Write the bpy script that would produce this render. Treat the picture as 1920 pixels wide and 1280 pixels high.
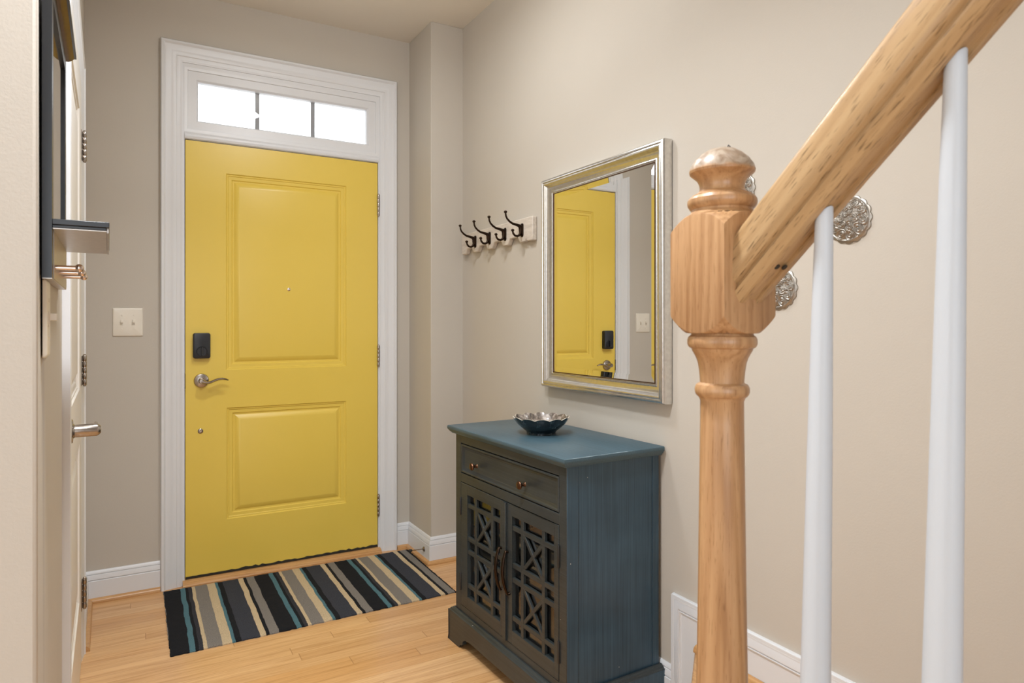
import bpy, bmesh, math, random
from mathutils import Vector, Matrix
random.seed(7)
PI = math.pi
S = bpy.context.scene
for o in list(bpy.data.objects): bpy.data.objects.remove(o)
COL = S.collection

# ------------------------------------------------------------------ camera
cam_d = bpy.data.cameras.new('camera'); cam = bpy.data.objects.new('camera', cam_d); COL.objects.link(cam)
cam.location = (-0.1963, -3.3877, 1.2028)
cam.rotation_euler = (PI/2, 0, -math.radians(29.66))
cam_d.sensor_width = 36; cam_d.lens = 1236.5/1920*36
cam_d.shift_y = -32/1920
cam_d.clip_start = 0.02
cam_d.dof.use_dof = True; cam_d.dof.focus_distance = 2.3; cam_d.dof.aperture_fstop = 11
S.camera = cam
# ------------------------------------------------------------------ world, lights, exposure
S.view_settings.view_transform = 'Standard'; S.view_settings.look = 'None'
S.view_settings.gamma = 1; S.view_settings.exposure = 0.0; S.view_settings.use_curve_mapping = False
w = bpy.data.worlds.new('sky'); S.world = w; w.use_nodes = True
w.node_tree.nodes['Background'].inputs[0].default_value = (0.93, 0.97, 1.0, 1)
w.node_tree.nodes['Background'].inputs[1].default_value = 2.6

def area(name, loc, rot, sx, sy, power, color, shape='RECTANGLE'):
    l = bpy.data.lights.new(name, 'AREA'); l.shape = shape; l.size = sx
    if shape == 'RECTANGLE': l.size_y = sy
    l.energy = power; l.color = color
    o = bpy.data.objects.new(name, l); COL.objects.link(o); o.location = loc; o.rotation_euler = rot
    return o
# daylight entering through the two openings of the living space behind the camera
area('daylight_back', (-1.2, -5.95, 1.45), (PI/2, 0, 0), 2.4, 1.9, 26, (0.80, 0.90, 1.0))
area('daylight_side', (-2.95, -3.9, 1.5), (0, -PI/2, 0), 1.8, 2.0, 5, (0.80, 0.90, 1.0))
# foyer ceiling lamp (dome with downlight), then added unseen fills: door, hall, stairwell
def bulb(name, loc, r, power, color):
    l = bpy.data.lights.new(name, 'POINT'); l.shadow_soft_size = r; l.energy = power; l.color = color
    o = bpy.data.objects.new(name, l); COL.objects.link(o); o.location = loc; return o
LC = (0.93, 0.965, 1.0)
bulb('foyer_lamp_glow', (0.42, -1.30, 2.50), 0.08, 6.5, LC)
area('foyer_lamp', (0.42, -1.30, 2.62), (0, 0, 0), 0.22, 0, 11.5, LC, 'DISK')
rc = area('added_door_fill', (-0.12, -2.35, 2.70), (0, 0, 0), 0.30, 0, 32, LC, 'DISK'); rc.data.spread = math.radians(135)  # added fill above the view, evens the light down the front door
area('added_hall_fill', (-0.9, -3.9, 2.70), (0, 0, 0), 0.5, 0, 2, LC, 'DISK')  # added unseen fill behind the camera
area('added_stairwell_fill', (0.8, -3.6, 4.8), (0, 0, 0), 0.6, 0, 6, LC, 'DISK')  # added unseen fill over the stairs

# ------------------------------------------------------------------ helpers: materials
def new_mat(name):
    m = bpy.data.materials.new(name); m.use_nodes = True
    nt = m.node_tree; return m, nt, nt.nodes['Principled BSDF']
def N(nt, t, **kw):
    n = nt.nodes.new(t)
    for k, v in kw.items(): setattr(n, k, v)
    return n
def coords(nt, scale=(1, 1, 1), rot=(0, 0, 0), kind='Object'):
    tc = N(nt, 'ShaderNodeTexCoord'); mp = N(nt, 'ShaderNodeMapping')
    mp.inputs['Scale'].default_value = scale; mp.inputs['Rotation'].default_value = rot
    nt.links.new(tc.outputs[kind], mp.inputs[0]); return mp.outputs[0]
def noise(nt, vec, scale, detail=3, rough=0.5, dist=0):
    n = N(nt, 'ShaderNodeTexNoise'); n.inputs['Scale'].default_value = scale
    n.inputs['Detail'].default_value = detail; n.inputs['Roughness'].default_value = rough
    n.inputs['Distortion'].default_value = dist
    nt.links.new(vec, n.inputs['Vector']); return n.outputs['Fac']
def ramp(nt, fac, stops, interp='LINEAR'):
    r = N(nt, 'ShaderNodeValToRGB'); cr = r.color_ramp; cr.interpolation = interp
    while len(cr.elements) < len(stops): cr.elements.new(0.5)
    for e, (p, c) in zip(cr.elements, stops): e.position = p; e.color = (*c, 1)
    nt.links.new(fac, r.inputs[0]); return r.outputs[0]
def mixc(nt, fac, a, b, mode='MIX'):
    m = N(nt, 'ShaderNodeMix', data_type='RGBA', blend_type=mode)
    for s, v in ((0, fac), (6, a), (7, b)):
        if isinstance(v, (int, float)): m.inputs[s].default_value = v
        elif isinstance(v, tuple): m.inputs[s].default_value = (*v, 1)
        else: nt.links.new(v, m.inputs[s])
    return m.outputs[2]
def math_n(nt, op, a, b=None, c=None):
    m = N(nt, 'ShaderNodeMath', operation=op)
    for i, v in enumerate((a, b, c)):
        if v is None: continue
        if isinstance(v, (int, float)): m.inputs[i].default_value = v
        else: nt.links.new(v, m.inputs[i])
    return m.outputs[0]
def bump(nt, bsdf, h, strength, dist=0.001):
    b = N(nt, 'ShaderNodeBump'); b.inputs['Strength'].default_value = strength
    b.inputs['Distance'].default_value = dist
    nt.links.new(h, b.inputs['Height']); nt.links.new(b.outputs[0], bsdf.inputs['Normal'])

def paint(name, col, rough=0.5, bscale=220, bstr=0.15, vary=0.03, spec=0.5):
    m, nt, b = new_mat(name)
    v = coords(nt)
    f = noise(nt, v, 2.2, 4)
    lo = tuple(c*(1-vary) for c in col); hi = tuple(min(1, c*(1+vary)) for c in col)
    nt.links.new(ramp(nt, f, [(0.3, lo), (0.7, hi)]), b.inputs['Base Color'])
    b.inputs['Roughness'].default_value = rough; b.inputs['Specular IOR Level'].default_value = spec
    bump(nt, b, noise(nt, v, bscale, 3), bstr, 0.0006)
    return m
def metal(name, col, rough=0.3, aniso=None, metallic=1.0):
    m, nt, b = new_mat(name)
    v = coords(nt, aniso or (1, 1, 1))
    f = noise(nt, v, 90, 3)
    nt.links.new(ramp(nt, f, [(0.3, tuple(c*0.85 for c in col)), (0.7, col)]), b.inputs['Base Color'])
    b.inputs['Metallic'].default_value = metallic; b.inputs['Roughness'].default_value = rough
    bump(nt, b, f, 0.08, 0.0003)
    return m
def oak(name, axis='z', light=(0.62, 0.36, 0.16), dark=(0.40, 0.20, 0.075), rot=(0, 0, 0), rough=0.32, streak=0.75):
    m, nt, b = new_mat(name)
    tc = N(nt, 'ShaderNodeTexCoord'); r = N(nt, 'ShaderNodeMapping'); r.inputs['Rotation'].default_value = rot
    nt.links.new(tc.outputs['Object'], r.inputs[0])
    def sc(a, al):
        mp = N(nt, 'ShaderNodeMapping')
        mp.inputs['Scale'].default_value = tuple(al if 'xyz'[i] == axis else a for i in range(3))
        nt.links.new(r.outputs[0], mp.inputs[0]); return mp.outputs[0]
    big = noise(nt, sc(26, 2.2), 1.0, 3, 0.55, 0.6)
    fine = noise(nt, sc(170, 5), 1.0, 4, 0.6, 0.2)
    pore = noise(nt, sc(560, 48), 1.0, 2, 0.5)
    wv = N(nt, 'ShaderNodeTexWave', wave_type='BANDS', bands_direction='DIAGONAL'); wv.inputs['Scale'].default_value = 1.0
    wv.inputs['Distortion'].default_value = 9; wv.inputs['Detail'].default_value = 3; wv.inputs['Detail Scale'].default_value = 1.3
    nt.links.new(sc(38, 1.6), wv.inputs['Vector'])
    f = math_n(nt, 'ADD', math_n(nt, 'MULTIPLY', big, 0.35), math_n(nt, 'ADD', math_n(nt, 'MULTIPLY', fine, 0.47), math_n(nt, 'MULTIPLY', wv.outputs['Fac'], 0.18)))
    c = ramp(nt, f, [(0.33, dark), (0.5, tuple((a+bb)/2*1.05 for a, bb in zip(light, dark))), (0.66, light)])
    pm = ramp(nt, pore, [(0.60, (1, 1, 1)), (0.69, (streak, streak*0.93, streak*0.85))])
    nt.links.new(mixc(nt, 0.9, c, pm, 'MULTIPLY'), b.inputs['Base Color'])
    b.inputs['Roughness'].default_value = rough
    bump(nt, b, fine, 0.10, 0.0004)
    return m

WALL = paint('beige_wall_paint', (0.555, 0.508, 0.443), 0.62, 260, 0.35, 0.015, 0.25)
CEIL = paint('ceiling_paint', (0.78, 0.73, 0.65), 0.8, 260, 0.2, 0.01, 0.2)
WHITE = paint('white_trim_paint', (0.74, 0.745, 0.76), 0.36, 90, 0.08, 0.012)
WHITE_W = paint('baluster_white_paint', (0.55, 0.585, 0.63), 0.42, 60, 0.15, 0.03)
GREYW = paint('backlit_white_grille', (0.42, 0.43, 0.45), 0.5, 90, 0.05, 0.02)  # white grille, its backlit shade put into the grey
CLOSET = paint('closet_door_paint', (0.80, 0.76, 0.70), 0.35, 120, 0.08, 0.01)
PLATE = paint('ivory_plastic', (0.80, 0.74, 0.64), 0.3, 40, 0.02, 0.005)
BLACKP = paint('black_plastic', (0.013, 0.014, 0.017), 0.38, 500, 0.1, 0.1)
BLACKW = paint('black_lacquered_wood', (0.012, 0.013, 0.016), 0.33, 300, 0.1, 0.15)
TAUPE = metal('champagne_taupe_metal', (0.55, 0.50, 0.46), 0.32, (1, 1, 12), 0.6)
NICKEL = metal('satin_nickel', (0.42, 0.37, 0.33), 0.26)
BRONZE = metal('oil_rubbed_bronze', (0.040, 0.025, 0.017), 0.36)
COPPER = metal('antique_copper', (0.14, 0.07, 0.04), 0.33)
DARKH = paint('dark_hinge_metal', (0.02, 0.019, 0.018), 0.4, 200, 0.1, 0.1)
CHROME = metal('rose_nickel', (0.75, 0.63, 0.56), 0.12)
DARK = paint('weatherstrip_black', (0.02, 0.017, 0.012), 0.7, 200, 0.1, 0.1)
RUBBER = paint('black_rubber', (0.015, 0.014, 0.014), 0.6, 200, 0.1, 0.1)

def yellow():
    m, nt, b = new_mat('yellow_door_paint')
    g = noise(nt, coords(nt, (3, 3, 34)), 6, 4, 0.6, 1.2)
    v = coords(nt)
    nt.links.new(ramp(nt, noise(nt, v, 1.6, 3), [(0.3, (0.765, 0.555, 0.085)), (0.7, (0.80, 0.585, 0.105))]), b.inputs['Base Color'])
    b.inputs['Roughness'].default_value = 0.34
    bump(nt, b, g, 0.10, 0.0012); return m
YELLOW = yellow()

def mat_floor():
    m, nt, b = new_mat('oak_strip_floor')
    tc = N(nt, 'ShaderNodeTexCoord'); sx = N(nt, 'ShaderNodeSeparateXYZ'); nt.links.new(tc.outputs['Object'], sx.inputs[0])
    x, y = sx.outputs[0], sx.outputs[1]
    PW = 0.0572
    row = math_n(nt, 'FLOOR', math_n(nt, 'DIVIDE', y, PW))
    rn = N(nt, 'ShaderNodeTexWhiteNoise', noise_dimensions='1D'); nt.links.new(row, rn.inputs['W'])
    xs = math_n(nt, 'DIVIDE', math_n(nt, 'ADD', x, math_n(nt, 'MULTIPLY', rn.outputs['Value'], 7.3)), 1.05)
    colid = math_n(nt, 'FLOOR', xs)
    cv = N(nt, 'ShaderNodeCombineXYZ'); nt.links.new(row, cv.inputs[0]); nt.links.new(colid, cv.inputs[1])
    wn = N(nt, 'ShaderNodeTexWhiteNoise', noise_dimensions='2D'); nt.links.new(cv.outputs[0], wn.inputs['Vector'])
    base = ramp(nt, wn.outputs['Value'], [(0.0, (0.60, 0.335, 0.145)), (0.35, (0.68, 0.405, 0.19)), (0.7, (0.74, 0.455, 0.225)), (1.0, (0.63, 0.345, 0.14))])
    # grain, shifted per board
    off = N(nt, 'ShaderNodeVectorMath', operation='SCALE'); nt.links.new(wn.outputs['Color'], off.inputs[0]); off.inputs['Scale'].default_value = 30
    ad = N(nt, 'ShaderNodeVectorMath', operation='ADD'); nt.links.new(tc.outputs['Object'], ad.inputs[0]); nt.links.new(off.outputs[0], ad.inputs[1])
    mp = N(nt, 'ShaderNodeMapping'); mp.inputs['Scale'].default_value = (2.2, 40, 40); nt.links.new(ad.outputs[0], mp.inputs[0])
    g1 = noise(nt, mp.outputs[0], 1.0, 4, 0.6, 0.8)
    mp2 = N(nt, 'ShaderNodeMapping'); mp2.inputs['Scale'].default_value = (7, 230, 230); nt.links.new(ad.outputs[0], mp2.inputs[0])
    g2 = noise(nt, mp2.outputs[0], 1.0, 3, 0.6)
    c = mixc(nt, 0.8, base, ramp(nt, g1, [(0.30, (0.74, 0.66, 0.56)), (0.52, (1, 1, 1)), (0.8, (1.06, 1.05, 1.03))]), 'MULTIPLY')
    c = mixc(nt, 0.7, c, ramp(nt, g2, [(0.38, (0.84, 0.79, 0.72)), (0.55, (1, 1, 1))]), 'MULTIPLY')
    fy = math_n(nt, 'FRACT', math_n(nt, 'DIVIDE', y, PW)); fx = math_n(nt, 'FRACT', xs)
    ey = math_n(nt, 'MINIMUM', fy, math_n(nt, 'SUBTRACT', 1.0, fy)); ex = math_n(nt, 'MINIMUM', fx, math_n(nt, 'SUBTRACT', 1.0, fx))
    sy = math_n(nt, 'LESS_THAN', ey, 0.016); sx2 = math_n(nt, 'LESS_THAN', ex, 0.0014)
    seam = math_n(nt, 'MAXIMUM', math_n(nt, 'MULTIPLY', sy, 0.34), math_n(nt, 'MULTIPLY', sx2, 0.6))
    c = mixc(nt, seam, c, (0.30, 0.15, 0.06))
    nt.links.new(c, b.inputs['Base Color']); b.inputs['Roughness'].default_value = 0.27
    hb = math_n(nt, 'SUBTRACT', math_n(nt, 'MULTIPLY', g2, 0.15), seam)
    bump(nt, b, hb, 0.25, 0.0005); return m
FLOOR = mat_floor()

def mat_rug():
    m, nt, b = new_mat('striped_loop_mat')
    tc = N(nt, 'ShaderNodeTexCoord'); sx = N(nt, 'ShaderNodeSeparateXYZ'); nt.links.new(tc.outputs['Object'], sx.inputs[0])
    wob = noise(nt, coords(nt, (1.5, 3, 1)), 3.2, 3)
    fuzz = noise(nt, coords(nt), 260, 2)
    x = math_n(nt, 'ADD', sx.outputs[0], math_n(nt, 'ADD', math_n(nt, 'MULTIPLY', math_n(nt, 'SUBTRACT', wob, 0.5), 0.012), math_n(nt, 'MULTIPLY', math_n(nt, 'SUBTRACT', fuzz, 0.5), 0.004)))
    f = math_n(nt, 'FRACT', math_n(nt, 'DIVIDE', math_n(nt, 'ADD', x, 0.5725), 0.378))
    K, T, D, C_, G, H = (0.012, 0.013, 0.016), (0.075, 0.16, 0.19), (0.035, 0.036, 0.043), (0.52, 0.41, 0.26), (0.20, 0.182, 0.162), (0.042, 0.045, 0.056)
    offs = [(0, K), (.064, T), (.084, K), (.095, D), (.110, C_), (.124, G), (.174, C_), (.207, T), (.219, K), (.240, H), (.308, C_), (.330, K), (.343, G)]
    c = ramp(nt, f, [(p/0.378, cc) for p, cc in offs], 'CONSTANT')
    sp = noise(nt, coords(nt), 420, 2, 0.6)
    c = mixc(nt, 0.85, c, ramp(nt, sp, [(0.32, (0.55, 0.55, 0.55)), (0.5, (1, 1, 1)), (0.68, (1.5, 1.45, 1.4))]), 'MULTIPLY')
    nt.links.new(c, b.inputs['Base Color']); b.inputs['Roughness'].default_value = 0.95
    b.inputs['Specular IOR Level'].default_value = 0.15
    bump(nt, b, noise(nt, coords(nt), 300, 2), 0.8, 0.002); return m
RUG = mat_rug()

def mat_cab(name, axis, c0, c1):
    m, nt, b = new_mat(name)
    s = tuple(3 if 'xyz'[i] == axis else 260 for i in range(3))
    g = noise(nt, coords(nt, s), 1.0, 4, 0.6)
    p = noise(nt, coords(nt), 5, 3, 0.6)
    f = math_n(nt, 'ADD', math_n(nt, 'MULTIPLY', g, 0.62), math_n(nt, 'MULTIPLY', p, 0.38))
    c = ramp(nt, f, [(0.34, c0), (0.66, c1)])
    # chips through the paint, sparse
    vo = N(nt, 'ShaderNodeTexVoronoi'); vo.inputs['Scale'].default_value = 26; nt.links.new(coords(nt), vo.inputs['Vector'])
    chip = math_n(nt, 'MULTIPLY', math_n(nt, 'LESS_THAN', vo.outputs['Distance'], 0.045), math_n(nt, 'GREATER_THAN', noise(nt, coords(nt), 17, 1), 0.62))
    nt.links.new(mixc(nt, chip, c, (0.55, 0.52, 0.47)), b.inputs['Base Color'])
    b.inputs['Roughness'].default_value = 0.36
    bump(nt, b, g, 0.18, 0.0005); return m
CABZ = mat_cab('weathered_blue_daylit_side', 'z', (0.018, 0.040, 0.060), (0.046, 0.094, 0.138))  # one blue paint; cool daylight on the sides put into this copy
CABT = mat_cab('weathered_blue_lit_top', 'y', (0.036, 0.070, 0.090), (0.066, 0.120, 0.152))  # same paint, lightened for the light falling on the top
CABY = mat_cab('weathered_blue_shaded_front', 'y', (0.018, 0.0225, 0.0235), (0.041, 0.049, 0.050))  # same paint, front's dimmer, warmer light put into the colour
CABI = paint('cabinet_inside_paint', (0.03, 0.035, 0.038), 0.6, 100, 0.1, 0.1)

def weather_cap(m):
    nt = m.node_tree; b = nt.nodes['Principled BSDF']; src = b.inputs['Base Color'].links[0].from_socket
    tc = N(nt, 'ShaderNodeTexCoord'); sx = N(nt, 'ShaderNodeSeparateXYZ'); nt.links.new(tc.outputs['Object'], sx.inputs[0])
    z = math_n(nt, 'ADD', sx.outputs[2], math_n(nt, 'MULTIPLY', noise(nt, coords(nt), 60, 4), 0.012))
    f = math_n(nt, 'MULTIPLY', math_n(nt, 'SMOOTH_MIN', math_n(nt, 'MAXIMUM', math_n(nt, 'MULTIPLY', math_n(nt, 'SUBTRACT', z, 1.1545), 260), 0), 1, 0.1), 0.8)
    g = ramp(nt, noise(nt, coords(nt), 55, 4, 0.6, 1.5), [(0.35, (0.22, 0.165, 0.12)), (0.62, (0.42, 0.36, 0.29))])
    nt.links.new(mixc(nt, f, src, g), b.inputs['Base Color'])
OAKZ = oak('oak_newel', 'z', (0.50, 0.295, 0.145), (0.34, 0.175, 0.075))
weather_cap(OAKZ)
OAKR = oak('oak_rail', 'y', (0.48, 0.32, 0.165), (0.38, 0.235, 0.11), rot=(math.atan(0.92), 0, 0), streak=0.38)
OAKX = oak('oak_trim', 'x', (0.60, 0.34, 0.14), (0.44, 0.22, 0.08))
OAKY = oak('oak_trim_lengthwise', 'y', (0.60, 0.34, 0.14), (0.44, 0.22, 0.08))

def mat_glass(name, tint=(1, 1, 1), rough=0.0):
    m, nt, b = new_mat(name)
    b.inputs['Base Color'].default_value = (*tint, 1); b.inputs['Transmission Weight'].default_value = 1.0
    nt.links.new(ramp(nt, noise(nt, coords(nt), 3, 1), [(0, (rough,)*3), (1, (rough+0.004,)*3)]), b.inputs['Roughness'])
    b.inputs['IOR'].default_value = 1.45; return m
GLASS = mat_glass('clear_glass')
def mat_mirror():
    m, nt, b = new_mat('silvered_glass')
    nt.links.new(ramp(nt, noise(nt, coords(nt), 2, 1), [(0, (0.93, 0.945, 0.94)), (1, (0.95, 0.96, 0.955))]), b.inputs['Base Color'])
    b.inputs['Metallic'].default_value = 1; b.inputs['Roughness'].default_value = 0.0; return m
MIRROR = mat_mirror()
SILVER = metal('brushed_champagne_silver', (0.76, 0.745, 0.715), 0.27)
BROWNLIP = metal('bronze_inner_lip', (0.16, 0.10, 0.07), 0.4)
PEWTER = metal('pewter', (0.44, 0.405, 0.36), 0.42)
def mat_whitewash():
    m, nt, b = new_mat('whitewashed_wood')
    f = noise(nt, coords(nt, (30, 6, 30)), 2.0, 5, 0.65)
    nt.links.new(ramp(nt, f, [(0.3, (0.52, 0.45, 0.38)), (0.6, (0.68, 0.61, 0.53))]), b.inputs['Base Color'])
    b.inputs['Roughness'].default_value = 0.6; bump(nt, b, f, 0.3, 0.001); return m
WASH = mat_whitewash()
def mat_glaze(name, stops, sc, rough=0.12):
    m, nt, b = new_mat(name)
    f = noise(nt, coords(nt, sc), 1.0, 5, 0.7)
    nt.links.new(ramp(nt, f, stops), b.inputs['Base Color'])
    b.inputs['Roughness'].default_value = rough; b.inputs['Coat Weight'].default_value = 0.3; return m
GLZ_OUT = mat_glaze('dark_teal_glaze', [(0.35, (0.006, 0.008, 0.010)), (0.55, (0.012, 0.022, 0.028)), (0.72, (0.07, 0.10, 0.11))], (45, 45, 12))
GLZ_IN = mat_glaze('mottled_cream_glaze', [(0.38, (0.04, 0.028, 0.02)), (0.5, (0.17, 0.13, 0.10)), (0.64, (0.46, 0.40, 0.345))], (60, 60, 35), 0.32)
GLZ_RIM = mat_glaze('cream_rim_glaze', [(0.3, (0.42, 0.36, 0.27)), (0.6, (0.66, 0.60, 0.50))], (60, 60, 60))

# ------------------------------------------------------------------ helpers: meshes
class MB:
    def __init__(s): s.v = []; s.f = []; s.m = []; s.cur = 0
    def face(s, idx): s.f.append(tuple(idx)); s.m.append(s.cur)
    def add(s, vs, fs):
        o = len(s.v); s.v += [tuple(p) for p in vs]
        for f in fs: s.face([i+o for i in f])
        return s
    def box(s, x0, x1, y0, y1, z0, z1):
        x0, x1 = sorted((x0, x1)); y0, y1 = sorted((y0, y1)); z0, z1 = sorted((z0, z1))
        return s.add([(x0,y0,z0),(x1,y0,z0),(x1,y1,z0),(x0,y1,z0),(x0,y0,z1),(x1,y0,z1),(x1,y1,z1),(x0,y1,z1)],
                     [(0,3,2,1),(4,5,6,7),(0,1,5,4),(1,2,6,5),(2,3,7,6),(3,0,4,7)])
    def prism(s, poly, axis, a, b):
        # poly: 2D points in the two remaining axes, in xyz order
        def P(p, t):
            if axis == 'x': return (t, p[0], p[1])
            if axis == 'y': return (p[0], t, p[1])
            return (p[0], p[1], t)
        n = len(poly)
        return s.add([P(p, a) for p in poly]+[P(p, b) for p in poly],
                     [tuple(range(n)), tuple(range(2*n-1, n-1, -1))]+[(i, (i+1) % n, n+(i+1) % n, n+i) for i in range(n)])
    def lathe(s, prof, c=(0, 0, 0), axis='z', seg=48, caps=True):
        vs = []
        for r, z in prof:
            for k in range(seg):
                a = 2*PI*k/seg; p = (r*math.cos(a), r*math.sin(a), z)
                if axis == 'x': p = (p[2], p[0], p[1])
                elif axis == 'y': p = (p[0], p[2], p[1])
                vs.append((p[0]+c[0], p[1]+c[1], p[2]+c[2]))
        fs = []
        for i in range(len(prof)-1):
            for k in range(seg):
                k2 = (k+1) % seg; fs.append((i*seg+k, i*seg+k2, (i+1)*seg+k2, (i+1)*seg+k))
        if caps:
            fs.append(tuple(range(seg-1, -1, -1))); L = (len(prof)-1)*seg; fs.append(tuple(range(L, L+seg)))
        return s.add(vs, fs)
    def tube(s, pts, rad, seg=12, flat=None):
        # smooth tube along pts, rad = number or list; flat=(axis vector, factor) squeezes the section
        pts = [Vector(p) for p in pts]; n = len(pts)
        rs = rad if isinstance(rad, (list, tuple)) else [rad]*n
        up = Vector((0.13, 0.21, 0.97)); vs = []; prev = None
        for i, p in enumerate(pts):
            t = (pts[min(i+1, n-1)]-pts[max(i-1, 0)]).normalized()
            a = prev if prev else up.cross(t)
            a = (a-t*a.dot(t)).normalized(); b = t.cross(a); prev = a
            for k in range(seg):
                th = 2*PI*k/seg; q = (a*math.cos(th)+b*math.sin(th))*rs[i]
                if flat:
                    ax = Vector(flat[0]); q = q+ax*(q.dot(ax))*(flat[1]-1)
                vs.append(tuple(p+q))
        fs = [(i*seg+k, i*seg+(k+1) % seg, (i+1)*seg+(k+1) % seg, (i+1)*seg+k) for i in range(n-1) for k in range(seg)]
        fs += [tuple(range(seg-1, -1, -1)), tuple(range((n-1)*seg, n*seg))]
        return s.add(vs, fs)
    def ball(s, c, r, seg=16, rings=10, sq=(1, 1, 1)):
        prof = [(max(1e-5, r*math.sin(PI*i/rings)), -r*math.cos(PI*i/rings)) for i in range(rings+1)]
        o = len(s.v); s.lathe(prof, (0, 0, 0), 'z', seg)
        for i in range(o, len(s.v)):
            p = s.v[i]; s.v[i] = (p[0]*sq[0]+c[0], p[1]*sq[1]+c[1], p[2]*sq[2]+c[2])
        return s
    def sweep(s, path, prof, to3d, closed=False, sign=1, ends=True):
        n = len(path); P = [Vector((p[0], p[1])) for p in path]
        def nrm(a, b):
            d = (b-a).normalized(); return Vector((-d.y, d.x))*sign
        mit = []
        for i in range(n):
            ns = []
            if closed or i > 0: ns.append(nrm(P[i-1], P[i]))
            if closed or i < n-1: ns.append(nrm(P[i], P[(i+1) % n]))
            if len(ns) == 1: mit.append(ns[0])
            else:
                m = (ns[0]+ns[1]); m = m/max(1e-6, m.dot(ns[0])); mit.append(m)
        k = len(prof); vs = []
        for i in range(n):
            for off, h in prof:
                q = P[i]+mit[i]*off; vs.append(to3d(q.x, q.y, h))
        fs = []
        for i in range(n if closed else n-1):
            j = (i+1) % n
            for a in range(k-1): fs.append((i*k+a, j*k+a, j*k+a+1, i*k+a+1))
        if not closed and ends: fs += [tuple(range(k)), tuple((n-1)*k+a for a in range(k-1, -1, -1))]
        return s.add(vs, fs)
    def loft(s, loops, cap=True):
        n = len(loops[0]); vs = [p for L in loops for p in L]
        fs = [(i*n+k, i*n+(k+1) % n, (i+1)*n+(k+1) % n, (i+1)*n+k) for i in range(len(loops)-1) for k in range(n)]
        if cap: fs += [tuple(range(n-1, -1, -1)), tuple((len(loops)-1)*n+k for k in range(n))]
        return s.add(vs, fs)
def rect(x0, x1, y0, y1, z): return [(x0, y0, z), (x1, y0, z), (x1, y1, z), (x0, y1, z)]

def tag(o, label=None, cat=None, group=None, kind=None):
    for k, v in (('label', label), ('category', cat), ('group', group), ('kind', kind)):
        if v: o[k] = v
    return o
def obj(name, mb, mats, parent=None, local=False, bevel=0, angle=35, origin=None):
    """one mesh object. World vertices unless local=True (then they are in the parent's frame)."""
    me = bpy.data.meshes.new(name)
    if parent is None:
        if origin is None:
            xs = [p[0] for p in mb.v]; ys = [p[1] for p in mb.v]; zs = [p[2] for p in mb.v]
            origin = ((min(xs)+max(xs))/2, (min(ys)+max(ys))/2, min(zs))
        M = Matrix.Translation(origin)
    elif local:
        M = Matrix.Identity(4)
    else:
        M = Matrix.Identity(4); p = parent
        while p: M = p.matrix_basis @ M; p = p.parent
    Mi = M.inverted()
    me.from_pydata([Mi @ Vector(v) for v in mb.v], [], mb.f)
    mats = mats if isinstance(mats, (list, tuple)) else [mats]
    for m in mats: me.materials.append(m)
    for p, mi in zip(me.polygons, mb.m): p.material_index = mi
    bm = bmesh.new(); bm.from_mesh(me); bmesh.ops.remove_doubles(bm, verts=bm.verts, dist=1e-6)
    bmesh.ops.recalc_face_normals(bm, faces=bm.faces); bm.to_mesh(me); bm.free()
    me.shade_smooth(); me.set_sharp_from_angle(angle=math.radians(angle))
    o = bpy.data.objects.new(name, me); COL.objects.link(o)
    if parent is None: o.location = origin
    else: o.parent = parent
    if bevel:
        b = o.modifiers.new('bevel', 'BEVEL'); b.width = bevel; b.segments = 2; b.limit_method = 'ANGLE'; b.angle_limit = math.radians(40)
        b.harden_normals = False
    return o
def empty(name, loc, rz=0):
    o = bpy.data.objects.new(name, None); COL.objects.link(o); o.location = loc; o.rotation_euler = (0, 0, rz)
    o.empty_display_size = 0.05; return o
def struct(name, mb, m, bevel=0, label=None):
    o = obj(name, mb, m, bevel=bevel); o['kind'] = 'structure'
    if label: o['label'] = label
    return o

W = 1.2673; H = 2.728; LX = -0.3906; CX = 1.091; CY = -0.303; NY = -2.206
# the left wall runs 1.8 degrees off the room's axis: build it straight, then turn it about its corner with the door wall
LA = math.atan(.031)
LM = Matrix.Translation((LX, 0, 0)) @ Matrix.Rotation(LA, 4, 'Z') @ Matrix.Translation((-LX, 0, 0))
def LT(mb): mb.v = [tuple(LM @ Vector(p)) for p in mb.v]; return mb
def LP(x, y, z): return tuple(LM @ Vector((x, y, z)))
# ------------------------------------------------------------------ structure
struct('floor', MB().box(-3.1, 1.45, -6.1, 0.4, -0.08, 0), FLOOR, label='honey oak strip floor')
c = MB(); c.box(-0.5, 1.45, -2.2, 0.15, H, H+0.12); c.box(-3.1, 0.33, -6.1, -2.2, H, H+0.12); c.box(-3.1, -0.5, -2.2, 0.15, H, H+0.12)
c.box(0.25, 1.45, -6.1, -2.1, 5.1, 5.2)
struct('ceiling', c, CEIL, label='flat beige-white ceiling')
wf = MB(); wf.box(-0.5, -0.03, 0, 0.15, 0, H); wf.box(0.944, 1.45, 0, 0.15, 0, H); wf.box(-0.03, 0.944, 0, 0.15, 2.41, H)
struct('wall_front', wf, WALL, label='beige wall around the yellow front door')
struct('wall_corner', MB().box(CX, W+0.02, CY, 0.02, 0, H), WALL, 0.003, label='beige boxed-out column in the corner')
struct('wall_right', MB().box(W, W+0.15, -6.1, 0.1, 0, 5.1), WALL, label='beige wall with the mirror')
wl = MB(); wl.box(LX-0.12, LX, -0.604, 0.05, 0, H); wl.box(LX-0.12, LX, NY+0.12, -1.522, 0, H); wl.box(LX-0.12, LX, -1.522, -0.604, 2.060, H)
wl.box(-3.1, LX, NY, NY+0.12, 0, H)
struct('wall_left', LT(wl), WALL, 0.006, label='beige wall at the left edge')
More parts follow.
